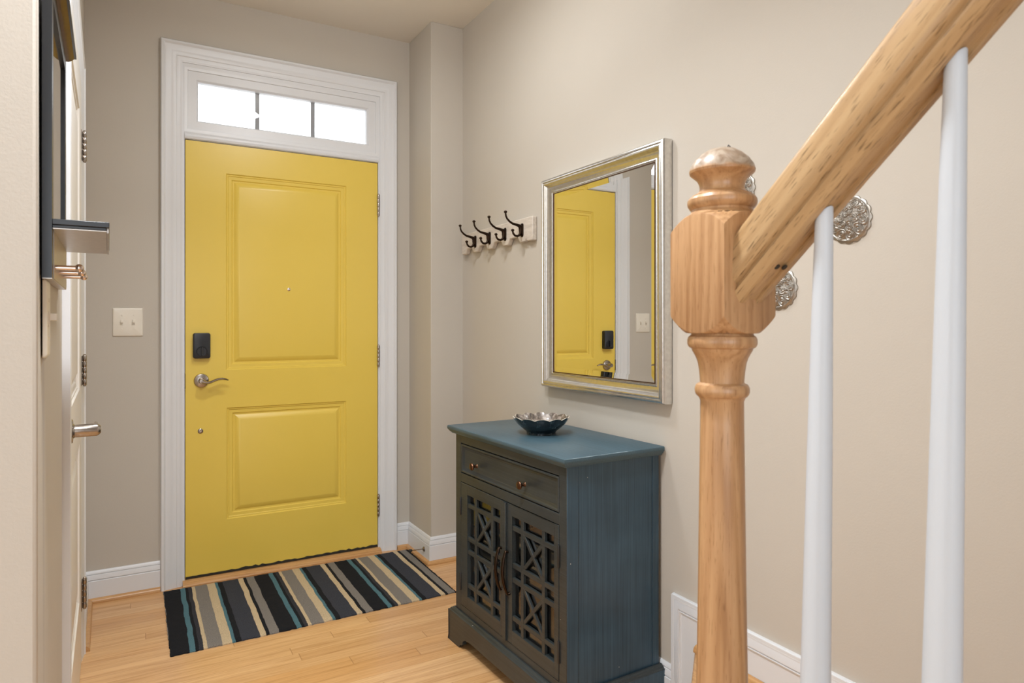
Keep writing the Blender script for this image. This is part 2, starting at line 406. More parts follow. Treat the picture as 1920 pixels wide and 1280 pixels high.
wb = MB(); wb.box(-3.1, -2.4, -6.1, -6.0, 0, H); wb.box(0.0, 1.45, -6.1, -6.0, 0, 5.1); wb.box(-2.4, 0.0, -6.1, -6.0, 2.4, H); wb.box(-2.4, 0, -6.1, -6.0, 0, 0.5)
struct('wall_back', wb, WALL)
ws = MB(); ws.box(-3.1, -3.0, -6.0, -4.9, 0, H); ws.box(-3.1, -3.0, -2.9, NY, 0, H); ws.box(-3.1, -3.0, -4.9, -2.9, 2.4, H); ws.box(-3.1, -3.0, -4.9, -2.9, 0, 0.6)
struct('wall_side', ws, WALL)
wst = MB(); wst.box(0.23, 0.33, -6.0, -2.1, H+0.12, 5.1); wst.box(0.33, W, -2.2, -2.1, H+0.12, 5.1)
struct('wall_stairwell', wst, WALL)

BBP = [(0, 0), (.014, 0), (.014, .091), (.0128, .0925), (.0095, .093), (.0095, .0955), (.0130, .097), (.0120, .108), (.0095, .1165), (.0060, .1175), (.0060, .1195), (.0085, .1205), (.006, .131), (.003, .134), (0, .134)]
SHP = [(.0141, 0), (.030, 0), (.030, .007), (.0265, .0145), (.020, .019), (.0141, .0195)]
pl = lambda u, v, h: (u, v, h)
lp = [LP(LX, -0.511, 0)[:2], (LX, 0.0), (-0.103, 0.0)]
rp = [(1.016, 0.0), (CX, 0.0), (CX, CY), (W, CY), (W, -1.843)]
struct('baseboard_left', MB().sweep(lp, BBP, pl, sign=-1), WHITE)
struct('baseboard_right', MB().sweep(rp, BBP, pl, sign=-1), WHITE)
struct('trim_1', MB().sweep(lp, SHP, pl, sign=-1), OAKX, label='oak shoe moulding')
struct('trim_2', MB().sweep(rp, SHP, pl, sign=-1), OAKX, label='oak shoe moulding')
# raised skirting board beside the landing
LZ = 0.232
sk = MB(); sk.prism([(-1.8435, 0), (-1.8435, .362), (-2.87, .362), (-5.9, .362+3.03*.92), (-5.9, 2.6), (-3.1, 0)], 'x', W, W-.013)
yz = lambda u, v, h: (W-h, u, v)
sk.sweep([(-1.843, .098), (-1.843, .364), (-2.87, .364), (-5.9, .364+3.03*.92)], [(0, .0), (0, .007), (.006, .010), (.0105, .0135), (.0115, .0095), (.0140, .0095), (.0150, .0130), (.024, .0165), (.035, .0175), (.0365, .0138), (.0395, .0138), (.0405, .0175), (.044, .0160), (.045, .013)], yz)
struct('baseboard_stairs', sk, WHITE, label='white raised skirting board beside the stair landing')
# landing with angled front, oak top with nosing, and stair flight toward the back
A = (W-.013, -1.945); B = (0.415, -2.70); Cc = (0.345, -2.74); D = (0.345, -2.90)
def inset(p, q, t):
    d = Vector((q[0]-p[0], q[1]-p[1])).normalized(); n = Vector((-d.y, d.x))*t; return (p[0]+n.x, p[1]+n.y), (q[0]+n.x, q[1]+n.y)
top = [A, B, Cc, D, (W-.013, -2.90)]
s_ = MB(); s_.prism([(A[0], A[1]-.035), (B[0]+.02, B[1]-.025), (0.37, -2.76), (0.37, -2.90), (A[0], -2.90)], 'z', 0, LZ-.027)
struct('stair_riser', s_, WHITE)
t_ = MB(); t_.prism(top, 'z', LZ-.027, LZ)
struct('stair_landing', t_, OAKY, 0.006, label='oak landing with angled nosing')
st = MB(); tr = MB()
for k in range(13):
    y0 = -2.90-k*.207; z0 = LZ+.19*(k+1)
    st.box(.40, W-.013, y0-.207, y0, 0 if k == 0 else z0-.38, z0-.027); tr.box(.36, W-.013, y0-.207, y0+.025, z0-.027, z0)
struct('stair_body', st, WHITE); struct('stair_treads', tr, OAKX, 0.004)
struct('trim_3', MB().sweep([(W, -1.955), (W, -2.90)], [(a, b+LZ) for a, b in SHP], pl, sign=-1), OAKY, label='oak shoe moulding on the landing')

# ------------------------------------------------------------------ front door
xz = lambda y0: (lambda u, v, h: (u, y0-h, v))
CAS = [(0, 0), (0, .020), (.004, .026), (.013, .027), (.017, .022), (.020, .019), (.042, .0165), (.046, .0135), (.064, .0125), (.067, .0095), (.080, .0085), (.084, .0055), (.0895, .005), (.0895, 0)]
struct('trim_4', MB().sweep([(-.102, 0), (-.102, 2.4986), (1.015, 2.4986), (1.015, 0)], CAS, xz(0), sign=-1), WHITE, label='white moulded casing around the front door')
jm = MB(); jm.box(-.03, -.0035, .0, .15, 0, 2.41); jm.box(.9175, .944, .0, .15, 0, 2.41); jm.box(-.0035, .9175, .0, .15, 2.392, 2.41)
jm.box(-.0035, .9175, .0, .15, 2.0595, 2.095)
jm.sweep([(-.0035, 2.062), (.9175, 2.062)], [(0, 0), (0, .006), (.008, .009), (.012, .006), (.020, .006), (.024, .003), (.030, 0)], xz(.0), sign=1)
jm.box(-.0035, .018, .046, .06, 0, 2.06); jm.box(.896, .9175, .046, .06, 0, 2.06)
struct('trim_5', jm, WHITE, label='white door frame with transom bar')
th_ = MB(); th_.prism([(-.035, 0), (-.035, .006), (-.022, .019), (.0, .0235), (.12, .0235), (.12, 0)], 'x', -.012, .926)
struct('trim_6', th_, OAKX, label='oak threshold under the yellow door')

YF = 0.004
def door_leaf(x0, x1, z0, z1, panels, thick=.044):
    mb = MB(); xs = sorted({x0, x1, *[p[0] for p in panels], *[p[1] for p in panels]}); zs = sorted({z0, z1, *[p[2] for p in panels], *[p[3] for p in panels]})
    inside = lambda x, z: any(p[0] < x < p[1] and p[2] < z < p[3] for p in panels)
    for i in range(len(xs)-1):
        for j in range(len(zs)-1):
            if not inside((xs[i]+xs[i+1])/2, (zs[j]+zs[j+1])/2):
                mb.add([(xs[i], 0, zs[j]), (xs[i+1], 0, zs[j]), (xs[i+1], 0, zs[j+1]), (xs[i], 0, zs[j+1])], [(0, 1, 2, 3)])
    PR = [(0, 0), (.004, -.005), (.009, -.0055), (.012, -.0085), (.026, -.0095), (.030, -.014), (.037, -.0145), (.041, -.012), (.058, -.0035), (.061, -.003)]
    for a, b, c0, d in panels:
        mb.sweep([(a, c0), (b, c0), (b, d), (a, d)], PR, lambda u, v, h: (u, -h, v), closed=True)
        e = .061; mb.add([(a+e, .003, c0+e), (b-e, .003, c0+e), (b-e, .003, d-e), (a+e, .003, d-e)], [(0, 1, 2, 3)])
    # edges and back
    mb.add([(x0, 0, z0), (x1, 0, z0), (x1, 0, z1), (x0, 0, z1), (x0, thick, z0), (x1, thick, z0), (x1, thick, z1), (x0, thick, z1)],
           [(0, 4, 5, 1), (1, 5, 6, 2), (2, 6, 7, 3), (3, 7, 4, 0), (4, 7, 6, 5)])
    return mb
dl = door_leaf(0, .914, .030, 2.0555, [(.173, .748, .987, 1.919), (.176, .748, .278, .807)])
dl.v = [(x, y+YF, z) for x, y, z in dl.v]
door = obj('door_1', dl, YELLOW, origin=(.457, YF, .030), angle=25)
tag(door, 'yellow two-panel front door', None, None, 'structure')
def hinge(name, z, x, y, parent, normal='y', hh=.056, lbl=None):
    mb = MB(); n = 5; step = 2*hh/n
    for k in range(n):
        z0 = z-hh+k*step+.0008; z1 = z-hh+(k+1)*step-.0008
        mb.lathe([(.0062, z0), (.0068, z0+.001), (.0068, z1-.001), (.0062, z1)], (x, y, 0), 'z', 14)
    mb.lathe([(.003, z-hh-.004), (.005, z-hh-.002), (.005, z+hh+.002), (.003, z+hh+.004)], (x, y, 0), 'z', 12)
    return mb
for z in (1.834, 1.036, .246):
    mb = hinge('hinge', z, .9165, -.0035, door)
    obj('hinge', mb, NICKEL, door)
# deadbolt
def rrect(cx, cz, hw, hh, r, n=6):
    pts = []
    for sx, sz, a0 in ((1, 1, 0), (-1, 1, 90), (-1, -1, 180), (1, -1, 270)):
        for k in range(n+1):
            a = math.radians(a0+90*k/n); pts.append((cx+sx*(hw-r)+r*math.cos(a), cz+sz*(hh-r)+r*math.sin(a)))
    return pts
def slab_y(cx, cz, hw, hh, r, ya, yb, e=.003):
    mb = MB(); loops = []
    for t, y in ((0, ya), (0, yb+e), (e*.4, yb+e*.3), (e, yb)):
        loops.append([(x, y, z) for x, z in rrect(cx, cz, hw-t, hh-t, max(r-t, .001))])
    return mb.loft(loops)
db = obj('deadbolt', slab_y(.067, 1.104, .0365, .059, .010, YF, YF-.027), BLACKP, door); db['label'] = 'black keyless deadbolt housing'
tt = MB(); tt.lathe([(.0235, 0), (.0235, -.003), (.0215, -.0045), (.0205, -.0025), (.0005, -.0025)], (.067, YF-.027, 1.078), 'y', 36)
tt.box(.0632, .0708, YF-.041, YF-.029, 1.060, 1.097)
o = obj('thumb_turn', tt, BLACKP, db, bevel=.0012)
lv = MB(); lv.lathe([(.0325, 0), (.0325, -.003), (.030, -.008), (.022, -.0105), (.014, -.0115), (.0125, -.030), (.0125, -.050), (.011, -.053), (.0005, -.0535)], (.067, YF, .941), 'y', 40)
pts = [(.067, -.044, .941), (.078, -.046, .936), (.090, -.047, .933), (.104, -.047, .936), (.120, -.046, .943), (.136, -.046, .9485), (.152, -.046, .950), (.166, -.045, .947), (.178, -.043, .942)]
lv.tube(pts, [.0085, .008, .0068, .0062, .006, .0058, .0055, .0048, .003], 14, ((0, 1, 0), 1.7))
obj('door_handle', lv, NICKEL, door)['label'] = 'brushed nickel lever handle'
pk = MB(); pk.lathe([(.0075, 0), (.0075, -.003), (.0055, -.004)], (.461, YF+.003, 1.377), 'y', 20)
obj('peephole', pk, CHROME, door)
bt = MB(); bt.lathe([(.0115, 0), (.0115, -.0025), (.009, -.0045), (.0035, -.005), (.0005, -.004)], (.063, YF, .706), 'y', 24)
obj('metal_button', bt, NICKEL, door)
kp = MB(); kp.box(-.0065, .0, YF-.0035, YF+.02, .905, .975)
obj('strike_plate', kp, BRONZE, door)
sw = MB()
n = 60; pts = []
for k in range(n+1):
    x = .001+.912*k/n; t = k/n
    pts.append((x, .0385+.008*(random.random()-.4)*(1 if .22 < t < .98 else .3)-.002))
poly = [(.001, .0262)]+pts+[(.913, .0262)]
sw.prism(poly, 'y', YF-.0006, YF+.04)
obj('door_sweep', sw, DARK, door)['label'] = 'black worn strip along the door bottom'

# transom
tr_ = MB()
XA, XB, ZA, ZB = -.0035, .9175, 2.095, 2.392
SP = [(0, .0), (.012, -.002), (.014, -.008), (.050, -.008), (.053, -.012), (.058, -.018), (.058, -.05)]
tr_.sweep([(XA, ZA), (XB, ZA), (XB, ZB), (XA, ZB)], SP, xz(.0), closed=True)
win = struct('window_1', tr_, WHITE, label='white transom window over the yellow door')
pn = MB(); pn.box(XA+.056, XB-.056, .038, .042, ZA+.056, ZB-.056)
obj('pane', pn, GLASS, win)
for x in (.319, .586):
    obj('muntin', MB().box(x-.010, x+.010, .0425, .050, ZA+.056, ZB-.056), GREYW, win, bevel=.002)

# ------------------------------------------------------------------ closet door on the left wall
lyz = lambda u, v, h: (LX+h, u, v)
CASC = [(o_, h_*.92) for o_, h_ in CAS]
CASC = [(0, 0), (0, .0155)]+[(o_, h_*.64) for o_, h_ in CAS[3:]]
struct('trim_7', LT(MB().sweep([(-1.613, 0), (-1.613, 2.150), (-.511, 2.150), (-.511, 0)], [(o_, h_) for o_, h_ in CASC], lyz, sign=-1)), WHITE, 0, 'white casing around the closet door')
PR2 = door_leaf(-1.519, -.607, .012, 2.0555, [(-1.345, -.781, .987, 1.919), (-1.345, -.781, .278, .807)], .035)
cl = MB(); cl.m = PR2.m; cl.f = PR2.f; cl.v = [(LX+.006-y, x, z) for x, y, z in PR2.v]; LT(cl)
cdoor = obj('door_2', cl, CLOSET, angle=25); tag(cdoor, 'white panelled closet door seen edge-on', None, None, 'structure')
for z in (1.834, 1.040, .250):
    mb = hinge('hinge', z, LX+.0155, -.603, cdoor, hh=.053)
    mb.box(LX+.0065, LX+.0085, -.640, -.603, z-.051, z+.051); LT(mb)
    obj('hinge', mb, NICKEL, cdoor)
hx = LX+.006; hy = -1.452; hz = .941
ch = MB(); ch.lathe([(.031, 0), (.031, .004), (.028, .008), (.018, .009), (.0155, .012), (.0155, .058), (.013, .062), (.009, .066), (.0005, .067)], (hx, hy, hz), 'x', 32)
ch.tube([(hx+.054, hy, hz), (hx+.055, hy+.02, hz-.004), (hx+.055, hy+.05, hz-.002), (hx+.054, hy+.095, hz+.002)], [.009, .008, .007, .005], 12, ((0, 0, 1), 1.4)); LT(ch)
obj('door_handle', ch, NICKEL, cdoor)

# ------------------------------------------------------------------ switches
def switch(name, n, label, place):
    """local frame: plate in the xz plane facing -y"""
    r = empty(name, place[0], place[1]); tag(r, label, 'light switch')
    hw = .0355+.0225*(n-1); p = MB(); loops = []
    for t, y in ((0, 0), (0, -.002), (.0015, -.0045), (.005, -.006)):
        loops.append([(x, y, z) for x, z in rrect(0, 0, hw-t, .0625-t, .003)])
    p.loft(loops); obj('plate', p, PLATE, r, local=True)
    for k in range(n):
        x = (k-(n-1)/2)*.046
        f = MB(); f.box(x-.0055, x+.0055, -.0075, -.004, -.0125, .0125); f.box(x-.004, x+.004, -.017, -.006, -.003, .009)
        o = obj('toggle', f, PLATE, r, local=True, bevel=.001)
        for z in (.030, -.030):
            s = MB(); s.lathe([(.0035, -.0055), (.0033, -.0068), (.0005, -.007)], (x, 0, z), 'y', 14)
            obj('screw', s, PLATE, r, local=True)
    return r
switch('light_switch', 2, 'ivory double light switch plate left of the yellow door', ((-.2295, 0, 1.213), 0))
switch('light_switch', 1, 'ivory single light switch at left edge below the hanging organizer', (LP(LX, -2.085, 1.212), PI/2+LA))

# ------------------------------------------------------------------ door stop
ds = empty('door_stop', (CX-.014, -.248, .060)); tag(ds, 'metal rod door stop on white baseboard near striped mat', 'door stop')
m_ = MB(); m_.lathe([(.0125, 0), (.0125, -.002), (.009, -.006), (.004, -.008)], (CX-.0141, -.248, .060), 'x', 24); obj('base', m_, NICKEL, ds)
m_ = MB(); m_.tube([(CX-.018, -.248, .060), (CX-.084, -.248, .064)], .0027, 10); obj('rod', m_, NICKEL, ds)
m_ = MB(); m_.tube([(CX-.080, -.248, .0638), (CX-.083, -.248, .064), (CX-.094, -.248, .0646), (CX-.096, -.248, .0647)], [.005, .0068, .0068, .0055], 14); obj('tip', m_, RUBBER, ds)

# ------------------------------------------------------------------ door mat
rg = MB(); nx, ny = 120, 60
P00, P10, P11, P01 = (-.090, -.706), (1.050, -.692), (1.058, -.058), (-.092, -.045)
def rp_(u, v, z):
    x = (1-u)*(1-v)*P00[0]+u*(1-v)*P10[0]+u*v*P11[0]+(1-u)*v*P01[0]; y = (1-u)*(1-v)*P00[1]+u*(1-v)*P10[1]+u*v*P11[1]+(1-u)*v*P01[1]
    if v < .01: y += random.uniform(-.003, .002)
    if u < .005 or u > .995: x += random.uniform(-.002, .002)
    return (x, y, z)
vs = [rp_(i/nx, j/ny, .007+random.uniform(-.0007, .0007)-(.002 if i in (0, nx) or j in (0, ny) else 0)) for j in range(ny+1) for i in range(nx+1)]
fs = [(j*(nx+1)+i, j*(nx+1)+i+1, (j+1)*(nx+1)+i+1, (j+1)*(nx+1)+i) for j in range(ny) for i in range(nx)]
rim = [i for i in range(nx+1)]+[j*(nx+1)+nx for j in range(1, ny+1)]+[ny*(nx+1)+i for i in range(nx-1, -1, -1)]+[j*(nx+1) for j in range(ny-1, 0, -1)]
base = len(vs); vs += [(vs[i][0], vs[i][1], 0.0003) for i in rim]
L = len(rim); fs += [(rim[(k+1) % L], rim[k], base+k, base+(k+1) % L) for k in range(L)]
rg.add(vs, fs)
mat_o = obj('door_mat', rg, RUG, origin=(.4825, -.375, 0), angle=60)
tag(mat_o, 'striped black grey cream and teal mat on the oak floor before the yellow door', 'door mat')

# ------------------------------------------------------------------ cabinet (local frame: x toward the wall, y along its width to the far end)
cab = empty('accent_cabinet', (.866, -1.825, 0), math.radians(1.8)); tag(cab, 'weathered blue accent cabinet with lattice glass doors and one drawer', 'cabinet')
def cobj(name, mb, m, parent=None, bevel=.0012, **k): return obj(name, mb, m, parent or cab, local=True, bevel=bevel, **k)
TX1, TY1, TZ = .391, .765, .817
tp = MB(); tp.loft([rect(.020, TX1, .020, TY1-.020, .787), rect(.014, TX1, .014, TY1-.014, .788), rect(.012, TX1, .012, TY1-.012, .791), rect(.005, TX1, .005, TY1-.005, .797), rect(.004, TX1, .004, TY1-.004, .800),
                    rect(.001, TX1, .001, TY1-.001, .803), rect(0, TX1, 0, TY1, .806), rect(0, TX1, 0, TY1, .811), rect(.001, TX1, .001, TY1-.001, .815), rect(.004, TX1, .004, TY1-.004, TZ)])
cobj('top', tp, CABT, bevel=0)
FX = .022; BX = .385; Y0, Y1 = .020, .733
bd = MB(); ff = MB()
ff.box(FX, FX+.022, Y0, .056, .10, .788); ff.box(FX, FX+.022, .692, Y1, .10, .788)           # stiles
ff.box(FX, FX+.022, .056, .692, .757, .788); ff.box(FX, FX+.022, .056, .692, .612, .645); ff.box(FX, FX+.022, .056, .692, .10, .149)
for ya, yb, yi in ((Y0, Y0+.018, Y0+.003), (Y1-.018, Y1, Y1-.021)):
    bd.box(FX+.022, FX+.042, ya, yb, .10, .788); bd.box(BX-.026, BX, ya, yb, .10, .788)
    bd.box(FX+.0432, BX-.0272, ya+.0015, yb-.0015, .10, .788)
bd.box(FX+.0015, FX+.042, Y0-.0009, Y0+.002, .10, .788); bd.box(FX+.04, BX, Y0+.016, Y1-.016, .10, .112)  # first strip carries the daylit side colour over the stile's side
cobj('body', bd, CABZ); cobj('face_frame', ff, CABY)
ib = MB(); ib.box(BX-.006, BX-.002, Y0+.018, Y1-.018, .112, .787); ib.box(FX+.03, BX-.006, Y0+.018, Y1-.018, .36, .375); ib.box(FX+.03, BX-.006, Y0+.018, Y1-.018, .618, .63)
cobj('shelf', ib, CABI)
# drawer
dr = MB(); a0, a1, b0, b1 = .0588, .6892, .6480, .7538
dx = lambda u, v, h: (FX+.001-h, u, v)
dr.sweep([(a0, b0), (a1, b0), (a1, b1), (a0, b1)], [(0, -.018), (0, 0), (.002, .002), (.006, .002), (.009, -.001), (.013, -.002), (.017, -.0045), (.020, -.005)], dx, closed=True)
e = .020; dr.add([dx(a0+e, b0+e, -.005), dx(a1-e, b0+e, -.005), dx(a1-e, b1-e, -.005), dx(a0+e, b1-e, -.005)], [(0, 1, 2, 3)])
drw = cobj('drawer', dr, CABY, bevel=0)
for y in (.562, .242):
    k = MB(); k.lathe([(.0075, 0), (.006, -.003), (.0045, -.008), (.005, -.013), (.009, -.016), (.0128, -.019), (.0135, -.022), (.012, -.025), (.007, -.027), (.0005, -.0275)], (FX-.002, y, .693), 'x', 28)
    obj('knob', k, COPPER, drw, local=True)
# doors
def cab_door(ya, yb, oa, ob, verts, handle_y, meet, hinge_y):
    d0, d1 = .1512, .6095; o0, o1 = .196, .572; mb = MB(); x0, x1 = FX-.001, FX+.017
    mb.box(x0, x1, ya, oa, d0, d1); mb.box(x0, x1, ob, yb, d0, d1); mb.box(x0, x1, oa, ob, d0, o0); mb.box(x0, x1, oa, ob, o1, d1)
    if meet: mb.box(x0-.007, x0, meet[0], meet[1], d0, d1)
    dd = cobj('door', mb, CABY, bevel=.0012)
    g = MB(); bw = .0078; xa, xb = FX+.0005, FX+.011
    for v in verts: g.box(xa, xb, v-bw, v+bw, o0, o1)
    rows = (.534, .411, .363, .238)
    for z in rows: g.box(xa+.0003, xb, oa, ob, z-bw, z+bw)
    va, vb = sorted(verts)
    for zt, zb in ((.534, .411), (.363, .238)):
        for s in (0, 1):
            p, q = ((va, zt), (vb, zb)) if s else ((va, zb), (vb, zt))
            d = Vector((q[0]-p[0], q[1]-p[1])).normalized(); n = Vector((-d.y, d.x))*.0062
            g.prism([(p[0]+n.x, p[1]+n.y), (p[0]-n.x, p[1]-n.y), (q[0]-n.x, q[1]-n.y), (q[0]+n.x, q[1]+n.y)], 'x', xa+.0006+.0004*s, xb-.001)
    obj('lattice', g, CABY, dd, local=True, bevel=.001)
    gl = MB(); gl.box(FX+.0125, FX+.0155, oa-.001, ob+.001, o0-.001, o1+.001); obj('glass_pane', gl, GLASS, dd, local=True)
    h = MB(); zt, zb = .450, .312; n = 16; pts = []; rr = []
    for k in range(n+1):
        t = k/n; z = zt+(zb-zt)*t
        pts.append((FX-.009-.016*math.sin(PI*min(1, max(0, t)))**.8, handle_y[0]+(handle_y[1]-handle_y[0])*t, z)); rr.append(.0042+.0012*math.sin(PI*t))
    pts = [(FX-.001, handle_y[0], zt-.002)]+pts+[(FX-.001, handle_y[1], zb+.002)]; rr = [.0052]+rr+[.0052]
    h.tube(pts, rr, 12, ((0, 1, 0), 1.25)); obj('handle', h, BRONZE, dd, local=True)
    for z in (.520, .237):
        hb = MB(); hb.lathe([(.0035, z-.033), (.0042, z-.031), (.0042, z+.031), (.0035, z+.033)], (FX-.0022, hinge_y, 0), 'z', 12)
        hb.box(FX-.002, FX-.0003, hinge_y-.006, hinge_y+.006, z-.030, z+.030); obj('hinge', hb, DARKH, dd, local=True)
cab_door(.0590, .3520, .081, .322, (.141, .262), (.349, .337), None, .057)
cab_door(.3535, .6890, .398, .638, (.457, .577), (.392, .384), (.3535, .374), .691)
# plinth with bracket feet
pb = MB(); xz0, xz1 = .002, .020
foot = [(-.002, 0), (.088, 0), (.096, .012), (.108, .016), (.116, .020), (.118, .034), (.135, .044), (.175, .050), (.583, .050), (.623, .044), (.640, .034), (.642, .020), (.650, .016), (.662, .012), (.670, 0), (.760, 0), (.760, .112), (-.002, .112)]
pb.prism(foot, 'x', xz0, xz1)
sfoot = [(.002, 0), (.085, 0), (.095, .014), (.11, .020), (.118, .040), (.30, .040), (.31, .020), (.32, .014), (.33, 0), (.392, 0), (.392, .112), (.002, .112)]
pb.cur = 1; pb.prism(sfoot, 'y', -.002, .014); pb.prism(sfoot, 'y', .744, .760); pb.cur = 0  # plinth sides take the daylit copy of the paint
pb.sweep([(.392, -.002), (.002, -.002), (.002, .760), (.392, .760)], [(0, .112), (.002, .1145), (.0045, .115), (.008, .120), (.0115, .121), (.014, .124), (.018, .125), (.021, .125), (.021, .10)], pl, sign=-1)
cobj('plinth', pb, [CABY, CABZ], bevel=.0015)

# ------------------------------------------------------------------ bowl
bw = MB(); seg = 120; lobes = 12
def ringpt(r, z, amp, k, dz=0):
    a = 2*PI*k/seg; m = abs(math.cos(lobes*a/2)); rr = r*(1+amp*(m-.5)); return (1.050+rr*math.cos(a), -1.408+rr*math.sin(a), .8172+z+dz*(m-.5))
outer = [(.050, 0, 0), (.052, .001, 0), (.051, .006, 0), (.058, .013, .005), (.072, .024, .015), (.086, .037, .028), (.095, .050, .045), (.0985, .058, .05)]
inner = [(.0955, .0585, .05), (.091, .050, .045), (.081, .037, .028), (.066, .025, .015), (.048, .016, .004), (.02, .0125, 0), (.0005, .012, 0)]
allr = outer+inner
loops = [[ringpt(r, z, amp, k, .0065*(z/.058)**2) for k in range(seg)] for r, z, amp in allr]
for i in range(len(loops)-1):
    bw.cur = 0 if i < len(outer)-2 else (2 if i == len(outer)-2 or i == len(outer)-1 else 1)
    if i == len(outer)-2: bw.cur = 0
    bw.loft([loops[i], loops[i+1]], cap=False)
bw.cur = 0; bw.face([k for k in range(seg)][::-1])
bowl = obj('bowl', bw, [GLZ_OUT, GLZ_IN, GLZ_RIM], angle=60); tag(bowl, 'scalloped dark glazed ceramic bowl on top of the blue cabinet', 'bowl')

# ------------------------------------------------------------------ mirror
my0, my1, mz0, mz1 = -1.838, -1.122, .953, 1.784
mr = empty('wall_mirror', (W, -1.48, mz0)); tag(mr, 'large wall mirror in champagne silver frame hanging over the blue cabinet', 'mirror')
mw = lambda u, v, h: (W-.004-h, u, v)
FP = [(0, 0), (0, .028), (.003, .031), (.003, .034), (.007, .037), (.012, .037), (.014, .034), (.017, .036), (.021, .036), (.024, .0325), (.026, .031), (.030, .0265), (.036, .021), (.044, .0165), (.050, .0155), (.052, .0175), (.055, .0175), (.057, .0150), (.059, .0150)]
f = MB(); f.sweep([(my0, mz0), (my1, mz0), (my1, mz1), (my0, mz1)], FP, mw, closed=True); obj('frame', f, SILVER, mr, angle=50)
f = MB(); f.sweep([(my0, mz0), (my1, mz0), (my1, mz1), (my0, mz1)], [(.0588, .0150), (.0592, .016), (.0625, .016), (.0630, .009)], mw, closed=True); obj('inner_lip', f, BROWNLIP, mr)
g = MB(); q = .062; bb_ = .020
g.sweep([(my0+q, mz0+q), (my1-q, mz0+q), (my1-q, mz1-q), (my0+q, mz1-q)], [(0, .0128), (bb_, .0112)], mw, closed=True)
q2 = q+bb_; g.add([mw(my0+q2, mz0+q2, .0112), mw(my1-q2, mz0+q2, .0112), mw(my1-q2, mz1-q2, .0112), mw(my0+q2, mz1-q2, .0112)], [(0, 1, 2, 3)])
obj('mirror_glass', g, MIRROR, mr, angle=0.01)
f = MB(); f.box(W-.0035, W-.0135, my0+.01, my1-.01, mz0+.01, mz1-.01); obj('backing', f, BLACKP, mr)

# ------------------------------------------------------------------ hook rail
hk = empty('coat_hook_rail', (W, -.70, 1.55)); tag(hk, 'whitewashed wooden rail with four black coat hooks on the beige wall', 'coat rack')
ya, yb = -1.032, -.345; ztop, zb_ = 1.658, 1.556
bp = [(yb, ztop), (ya, ztop)]; ys = [-.948, -.798, -.648, -.498]
bot = [(ya, zb_), (ya+.045, zb_), (ya+.058, zb_+.022)]
for y in ys: bot += [(y-.042, zb_+.026), (y-.022, zb_), (y+.022, zb_), (y+.042, zb_+.026)]
bot += [(yb-.058, zb_+.022), (yb-.045, zb_), (yb, zb_)]
poly = [(yb, ztop), (ya, ztop)]+bot
b_ = MB(); b_.prism(poly, 'x', W-.001, W-.024); obj('board', b_, WASH, hk, bevel=.004)
def hook(y):
    h = MB()
    X = W-.024
    h.loft([[(X+.001, y+a, z) for a, z in rrect(0, 1.607, .012, .030, .010, 5)], [(X-.003, y+a, z) for a, z in rrect(0, 1.607, .011, .029, .010, 5)], [(X-.006, y+a, z) for a, z in rrect(0, 1.607, .007, .024, .007, 5)]])
    up = [(X-.004, y, 1.600), (X-.008, y, 1.615), (X-.014, y, 1.625), (X-.030, y, 1.629), (X-.047, y, 1.632), (X-.062, y, 1.640), (X-.074, y, 1.651), (X-.080, y, 1.662), (X-.082, y, 1.676)]
    h.tube(up, [.0075, .0085, .0075, .0058, .005, .0046, .0042, .004, .0036], 12)
    dn = [(X-.006, y, 1.622), (X-.008, y, 1.608), (X-.008, y, 1.596), (X-.014, y, 1.585), (X-.024, y, 1.580), (X-.036, y, 1.582), (X-.044, y, 1.590), (X-.047, y, 1.600)]
    h.tube(dn, [.007, .0085, .007, .0055, .005, .0048, .0045, .0038], 12)
    h.ball((X-.082, y, 1.679), .0075, sq=(1, 1, .8)); h.ball((X-.047, y, 1.604), .0072, sq=(1, 1, .85))
    return h
h0 = obj('hook', hook(ys[0]), BRONZE, hk)
for y in ys[1:]:
    c_ = h0.copy(); COL.objects.link(c_); c_.parent = hk; c_.location.y = h0.location.y+(y-ys[0])

# ------------------------------------------------------------------ medallions
def medallion():
    mb = MB(); R = .058; seg, rings = 240, 60; loops = []
    def hgt(x, y):
        r = math.hypot(x, y)/R
        h = .011*(1-r*r)+.002+.0022*math.exp(-((r-.86)/.035)**2)
        for n_, rr, ph, rad in ((10, .64, .1, .0125), (5, .30, .5, .0115)):
            for k in range(n_):
                a = 2*PI*k/n_+ph; dx, dy = x-rr*R*math.cos(a), y-rr*R*math.sin(a)
                u = dx*math.cos(a+.6)+dy*math.sin(a+.6); v = -dx*math.sin(a+.6)+dy*math.cos(a+.6)
                d = math.hypot(u*.8, v*1.15)
                if d < rad: h += .0016+.0016*math.cos(d/rad*PI*4.6)*(1-.4*d/rad)
        return h
    for i in range(rings+1):
        L_ = []
        for k in range(seg):
            a = 2*PI*k/seg; edge = 1-.07*(1-abs(math.cos(16*a/2)))
            r = R*max(1e-3, i/rings)*(edge if i == rings else (1-(1-edge)*(i/rings)**6))
            x, y = r*math.cos(a), r*math.sin(a); L_.append((-hgt(x, y) if i < rings else -.001, x, y))
        loops.append(L_)
    loops.append([(0, p[1], p[2]) for p in loops[-1]])
    mb.loft(loops); return mb
mspec = [(-2.428, 1.450, 'silver embossed medallion on the wall showing under the handrail'), (-2.232, 1.297, 'silver embossed medallion on the wall peeking out below, right of the newel block'), (-2.100, 1.577, 'silver embossed medallion mostly hidden behind the round newel cap')]
m0 = None
for i, (y, z, lb) in enumerate(mspec):
    if m0 is None:
        m0 = obj('wall_medallion', medallion(), PEWTER, origin=(0, 0, 0)); o = m0
    else:
        o = m0.copy(); COL.objects.link(o)
    o.location = (W-.0004, y, z); o.rotation_euler = (.4*i, 0, 0)
    tag(o, lb, 'wall decoration', 'silver medallions on the stair wall')

